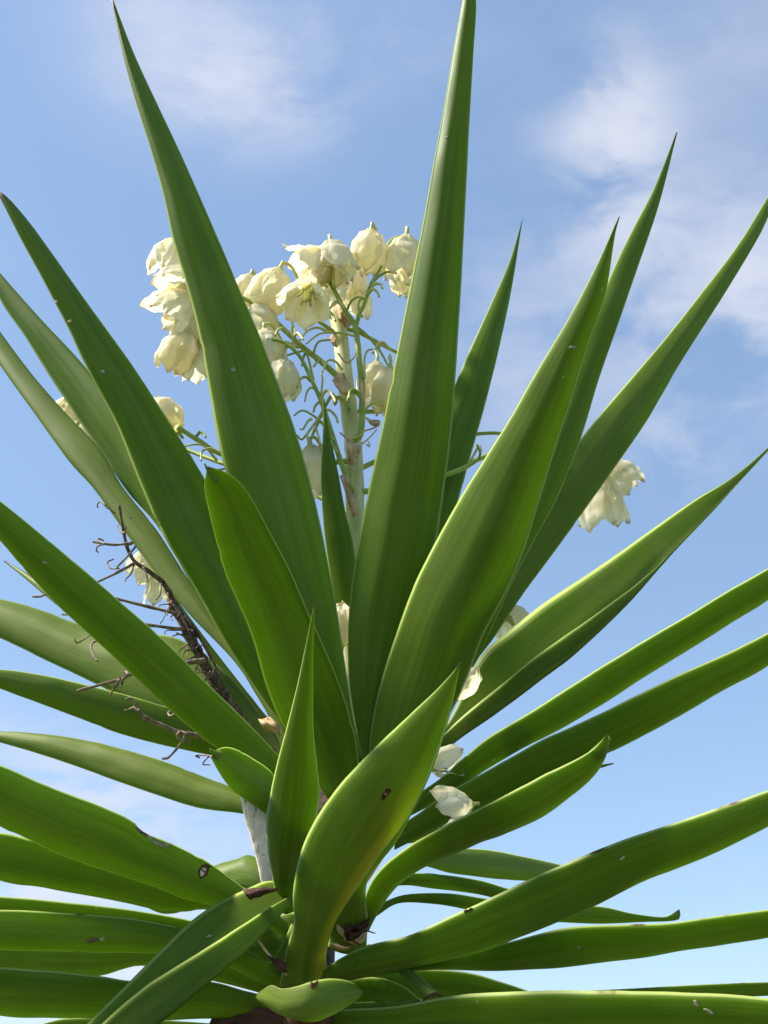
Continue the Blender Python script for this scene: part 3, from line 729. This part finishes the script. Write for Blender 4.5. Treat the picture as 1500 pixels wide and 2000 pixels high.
# ------------------------------------------------------------------ flowers
CR, CU, CF = Vector((1, 0, 0)), Vector((0, -math.sin(PITCH), math.cos(PITCH))), Vector((0, math.cos(PITCH), math.sin(PITCH)))

def knots(ks, t):
    for (a, x), (b, y) in zip(ks, ks[1:]):
        if t <= b:
            f = (t - a) / (b - a)
            f = f * f * (3 - 2 * f)
            return x + (y - x) * f
    return ks[-1][1]

def petal_mesh(op, inner, seed, whorl_r=1.0):
    """unit flower (length 1 along +Z), one tepal centred on +X"""
    V, F, A = [], [], []
    NT_, NS = 16, 11
    curl = .35 * random.Random(seed).uniform(-1, 1)
    rnd = random.Random(seed * 7 + 1)
    op2 = op + rnd.uniform(-.08, .12)
    for i in range(NT_):
        t = i / (NT_ - 1)
        r = knots([(0, .07), (.15, .27), (.42, .41), (.75, .37 + .32 * op2), (1, .15 + .95 * op2)], t) * (.90 if inner else 1.0) * whorl_r
        hw = knots([(0, .09), (.3, .27), (.55, .31), (.8, .22), (1, .015)], t)
        z = t * (1 - .28 * op2 * t)
        for k in range(NS):
            s = -1 + 2 * k / (NS - 1)
            y = s * hw
            cup = (.34 - .25 * op2) * y * y / max(.2, r)
            wav = (.060 * noise.noise(Vector((s * 1.6 + seed, t * 3.4, seed * 1.7))) + .030 * noise.noise(Vector((s * 4.5 + seed, t * 8, seed)))) * (.3 + t)
            rag = .10 * noise.noise(Vector((s * 2.2, seed * 3.3, 1))) * max(0, t - .6)
            ridge = .022 * math.cos(s * 6.0) * math.sin(math.pi * t)
            x = r - cup * 2.0 + wav + ridge + curl * max(0, t - .7) ** 2 * 1.4
            V.append(Vector((x, y, z + rag)))
            A.append((s, t, (seed % 97) * .37))
    for i in range(NT_ - 1):
        for k in range(NS - 1):
            a = i * NS + k
            F.append((a, a + 1, a + NS + 1, a + NS))
    me = bpy.data.meshes.new('petal')
    me.from_pydata([tuple(v) for v in V], [], F)
    me.polygons.foreach_set('use_smooth', [True] * len(F))
    at = me.attributes.new('luv', 'FLOAT_VECTOR', 'POINT')
    at.data.foreach_set('vector', [x for t in A for x in t])
    me.materials.append(M['petal'])
    return me

def pistil_mesh():
    parts = [tube_data([Vector((0, 0, z)) for z in (.02, .12, .3, .48, .58)], [.05, .085, .09, .06, .045], 10)]
    for k in range(6):
        a = k * math.pi / 3 + .2
        d = Vector((math.cos(a), math.sin(a), 0))
        parts.append(tube_data([d * .06 + Vector((0, 0, .05)), d * .13 + Vector((0, 0, .2)), d * .15 + Vector((0, 0, .34)), d * .2 + Vector((0, 0, .4))], [.022, .028, .026, .03], 6))
    V, F = join(*parts)
    me = bpy.data.meshes.new('pistil')
    me.from_pydata([tuple(v) for v in V], [], F)
    me.polygons.foreach_set('use_smooth', [True] * len(F))
    me.materials.append(M['pistil'])
    return me
PISTIL = pistil_mesh()

def base_mesh():
    V, F = tube_data([Vector((0, 0, z)) for z in (-.16, -.06, 0, .04, .07)], [.035, .04, .07, .10, .06], 10)
    me = bpy.data.meshes.new('flower')
    me.from_pydata([tuple(v) for v in V], [], F)
    me.polygons.foreach_set('use_smooth', [True] * len(F))
    me.materials.append(M['pedicel'])
    return me
FBASE = base_mesh()

VAR = {}
for vi, op in enumerate((-.02, .06, .16, .34, .52)):
    for rep in range(2):
        VAR[(vi, rep)] = [petal_mesh(op, k % 2 == 1, vi * 40 + rep * 13 + k * 3 + 2) for k in range(6)]

def flower(px, py, size, d2, toward, op, dy, attach=None, parent=yucca, name='flower', skip=()):
    """d2: image direction from foot to mouth, toward: how far the mouth turns to the camera"""
    rnd = random.Random(int(px * 7 + py))
    vi = min(range(5), key=lambda i: abs((-.02, .06, .16, .34, .52)[i] - op))
    ctr = P(px, py, dy)
    S = size / FPX * (ctr - CAM).length
    d = (CR * d2[0] - CU * d2[1] - CF * toward).normalized()
    foot = ctr - d * S * .5
    q = d.to_track_quat('Z', 'Y').to_matrix().to_4x4() @ Matrix.Rotation(rnd.uniform(0, 6.28), 4, 'Z')
    o = bpy.data.objects.new(name, FBASE)
    COL.objects.link(o)
    loc = foot - (BASE if parent is not None else Vector((0, 0, 0)))
    o.matrix_basis = Matrix.Translation(loc) @ q @ Matrix.Scale(S, 4)
    if parent is not None:
        o.parent = parent
    ms = VAR[(vi, rnd.randrange(2))]
    for k in range(6):
        if k in skip:
            continue
        c = bpy.data.objects.new('petal', ms[k])
        COL.objects.link(c)
        c.parent = o
        c.matrix_basis = Matrix.Rotation(k * math.pi / 3 + rnd.uniform(-.12, .12), 4, 'Z') @ Matrix.Scale(rnd.uniform(.92, 1.06), 4)
    if op > .1:
        c = bpy.data.objects.new('pistil', PISTIL)
        COL.objects.link(c)
        c.parent = o
    if attach:
        a = P(*attach, dy * .8)
        f2 = foot - d * S * .12
        midp = f2.lerp(a, .45) + Vector((0, 0, .35 * (a - f2).length))
        path = resample([foot, f2, midp, a], 14)
        part('spent_pedicel', tube_data(path, [.0019] * 14, 7), M['pedicel'], stalk)
    return o

FL = [
    (720, 492, 88, (-.12, 1), .1, -.02, -.04, (745, 520)), (790, 505, 92, (-.1, 1), .1, .06, -.03, (792, 462)), (786, 548, 60, (-.05, 1), 0, .06, .02, (790, 470)),
    (652, 512, 92, (.15, .9), .3, .16, -.05, (652, 560)), (610, 522, 96, (-.75, .45), .3, .34, -.04, (640, 552)), (527, 573, 104, (-.35, .9), .15, .06, -.03, (590, 565)),
    (598, 585, 96, (-.05, .55), .75, .34, -.05, (640, 560)), (690, 552, 66, (.05, 1), .1, .06, .03, (676, 560)), (697, 590, 66, (.0, 1), .1, .06, .05, (690, 560)), (640, 545, 80, (.3, .6), .5, .34, -.03, (655, 570)),
    (506, 635, 92, (-.1, 1), .1, .06, -.02, (540, 630)), (520, 685, 86, (.1, 1), .2, .06, -.04, (551, 668)), (552, 742, 88, (.0, 1), .1, .06, -.04, (580, 690)), (478, 570, 70, (-.3, .9), .1, .06, .0, (500, 600)),
    (335, 508, 88, (-.3, .9), .1, .16, -.02, (375, 540)), (350, 560, 90, (-.8, .4), .3, .34, -.05, (385, 545)), (345, 608, 96, (-.75, .65), .3, .34, -.06, (385, 565)), (362, 588, 80, (-.3, .5), .8, .52, -.06, (390, 560)),
    (350, 690, 92, (-.35, .9), .1, .06, -.04, (385, 640)), (385, 640, 100, (.0, 1), .1, .16, -.04, (400, 570)), (392, 712, 80, (.15, 1), .1, .16, -.02, (400, 640)), (425, 600, 90, (-.2, .9), .1, .06, .0, (440, 570)),
    (732, 748, 84, (-.1, 1), .1, -.02, .03, (728, 690)), (757, 765, 96, (-.1, 1), .1, -.02, .01, (760, 700)), (800, 740, 90, (.1, 1), .1, .06, .06, (800, 700)),
    (612, 922, 106, (.12, 1), .15, -.02, .0, (628, 872)), (326, 812, 82, (-.55, -.75), -.1, -.02, -.02, None),
    (140, 808, 80, (-.35, .9), .1, .34, .19, (165, 790)), (180, 855, 86, (.25, 1), .1, .34, .19, (180, 795)), (215, 850, 76, (.2, 1), .1, .16, .19, (210, 803)),
    (1212, 935, 86, (.55, .75), .1, .34, .05, (1170, 905)), (1178, 990, 100, (.1, 1), .1, .16, .05, (1160, 910)), (1150, 950, 84, (.1, 1), .1, .16, .06, (1150, 905)), (1105, 915, 80, (-.4, .8), .1, .16, .06, (1100, 880)),
    (290, 1105, 80, (-.5, .8), .1, .34, .13, (300, 1085)), (322, 1150, 80, (-.05, 1), .1, .16, .13, (330, 1120)), (1075, 850, 60, (.2, 1), .1, .06, .06, (1060, 860)),
]
rf = random.Random(3)
for f in FL:
    f = list(f)
    if f[5] < .3 and rf.random() < .55:
        f[5] += rf.choice((.10, .18))
    flower(*f)

# fallen blooms and petals caught among the leaves: things of their own
def fallen(label, *args, skip=(), name='fallen_flower'):
    o = flower(*args, parent=None, name=name, skip=skip)
    o['label'] = label
    o['category'] = 'flower'
    o['group'] = 'fallen cream flowers caught among the yucca leaves'
    return o
fallen('folded cream bloom lying on the upper margin of the blunt-tipped leaf', 880, 1578, 84, (-.92, .12), .1, .34, -.085, None, skip=(1, 3, 5))
fallen('wilted greyish bloom wedged between two dark leaves', 880, 1490, 82, (.92, -.25), .1, .34, -.035, None, skip=(0, 2, 4))
fallen('single pale petal bloom tucked beside the tip of the broad yellow-sided leaf', 908, 1330, 80, (.5, -.85), 0, .06, -.048, None, skip=(0, 1, 2, 4))
fallen('cream bloom hanging above the folded channelled leaf', 1000, 1216, 84, (.5, .8), .1, .34, .03, None, skip=(1,))
fallen('small cream bloom deep in the gap between the two tallest leaves', 668, 1222, 80, (.0, -1), .1, -.02, -.02, None)

# ------------------------------------------------------------------ old dead flower stalk
old = part('dead_flower_stalk', px_tube([(560, 1505), (492, 1430), (436, 1357), (410, 1310), (384, 1267), (365, 1225), (349, 1195), (332, 1168)], 28, 14, .012, .018, n=60, sides=12, rough=.6), M['dead'])
def twig(pts, w0, w1, dy0=-.02, dy1=-.03, mat='twig'):
    return part('twig', px_tube(pts, w0, w1, dy0, dy1, rough=.35, n=max(10, 6 * len(pts)), seed=len(pts)), M[mat], old)
twig([(345, 1185), (336, 1168), (317, 1137), (290, 1115), (265, 1099), (252, 1078), (246, 1062), (240, 1030), (233, 987)], 11, 5, .016, -.04, 'dead')
twig([(246, 1064), (258, 1060), (230, 1064), (202, 1062), (190, 1060), (181, 1058)], 7, 4, -.04, -.05)
twig([(204, 1062), (192, 1056), (192, 1052), (203, 1056)], 4, 2.5, -.05); twig([(202, 1063), (192, 1066), (188, 1074), (192, 1079)], 4, 2.5, -.05)
twig([(265, 1099), (230, 1118), (198, 1133), (180, 1142)], 7, 4, -.04, -.05)
twig([(266, 1066), (250, 1085), (228, 1108)], 5, 3, -.04)
twig([(232, 1110), (216, 1110), (210, 1098), (222, 1092)], 3.5, 2.5, -.045)
twig([(263, 1100), (256, 1120), (247, 1130), (244, 1136)], 4, 2.5, -.04); twig([(280, 1108), (286, 1122), (288, 1136)], 4, 3, -.03)
twig([(246, 1040), (238, 1040), (230, 1032), (231, 1024)], 4, 2.5, -.045); twig([(246, 1028), (244, 1038), (238, 1040)], 3.5, 2.5, -.046)
twig([(315, 1140), (314, 1155), (310, 1166), (304, 1172)], 4, 2.5, -.02)
twig([(210, 993), (203, 985), (194, 980), (190, 988), (192, 992)], 3.5, 2.5, -.07, -.06); twig([(225, 1003), (216, 996), (204, 985)], 3.5, 3, -.06, -.07)
twig([(400, 1290), (330, 1300), (258, 1316), (240, 1325), (209, 1334), (151, 1349)], 11, 5, -.01, -.05)
twig([(232, 1328), (228, 1338), (220, 1348), (216, 1358)], 6, 3, -.045); twig([(240, 1325), (238, 1336), (236, 1344)], 5, 3, -.045); twig([(250, 1318), (246, 1312), (240, 1318)], 5, 3, -.045)
twig([(480, 1440), (430, 1442), (399, 1439), (375, 1434), (351, 1430), (325, 1420), (299, 1409), (280, 1397), (269, 1387), (262, 1372), (254, 1364), (246, 1366)], 13, 5, -.005, -.06)
twig([(351, 1430), (346, 1436), (352, 1446), (362, 1444), (372, 1450), (376, 1458)], 5, 3, -.05); twig([(366, 1434), (352, 1428), (346, 1436)], 4, 3, -.055)
twig([(272, 1388), (262, 1382), (250, 1386), (243, 1387)], 5, 3, -.06); twig([(284, 1400), (280, 1404), (283, 1409)], 6, 3, -.058)
twig([(362, 1436), (358, 1446), (343, 1465), (328, 1480), (317, 1482)], 6, 4, -.05)
twig([(420, 1485), (407, 1476), (383, 1476), (390, 1480)], 4, 3, -.05); twig([(408, 1477), (396, 1492), (410, 1494)], 3, 2, -.05)
twig([(350, 1200), (250, 1175), (160, 1155), (101, 1157), (80, 1165), (63, 1165)], 7, 4, -.0, -.04)
twig([(360, 1230), (250, 1215), (150, 1198), (135, 1190), (120, 1182), (108, 1178)], 7, 4, .0, -.04); twig([(140, 1196), (130, 1200), (120, 1200)], 5, 3, -.04); twig([(138, 1194), (128, 1192), (112, 1178)], 4, 3, -.04)
twig([(300, 1250), (190, 1240), (165, 1248), (150, 1256), (145, 1246)], 4, 3, -.02, -.05); twig([(250, 1250), (190, 1252), (178, 1262), (182, 1280), (191, 1292)], 4.5, 3.5, -.02, -.06)
twig([(340, 1395), (332, 1398), (328, 1392), (336, 1388)], 4, 3, -.06)
rt = random.Random(5)
for k in range(11):                                            # loose dry fibres along the stalk
    o = rt.uniform(-15, 17)
    f0, f1 = rt.uniform(-.1, .35), rt.uniform(.6, 1.05)
    pts = []
    for q in range(6):
        f = f0 + (f1 - f0) * q / 5
        pts.append((334 + 100 * f + o * (.5 + .6 * f) + rt.uniform(-3, 3), 1176 + 178 * f - o * .45 + rt.uniform(-3, 3)))
    twig(pts, rt.uniform(5, 9), 2.5, .014 - .012 * rt.random(), .012, rt.choice(('twig', 'dead', 'dead')))
for k in range(30):
    f = rt.random()
    x, y = 337 + 95 * f, 1180 + 175 * f
    sgn = -1 if rt.random() < .75 else 1
    a = R(rt.uniform(-35, 70))
    l = rt.uniform(12, 46) * (1 if sgn < 0 else .4)
    ex, ey = x + sgn * l * math.cos(a), y + l * math.sin(a) * rt.choice((-1, 1))
    mx, my = (x + ex) / 2 + rt.uniform(-6, 6), (y + ey) / 2 + rt.uniform(-8, 4)
    twig([(x, y), (mx, my), (ex, ey), (ex + rt.uniform(-9, 4), ey + rt.uniform(4, 12))], rt.uniform(2.6, 5), 2, .012, .0 - .025 * rt.random(), rt.choice(('twig', 'dead')))
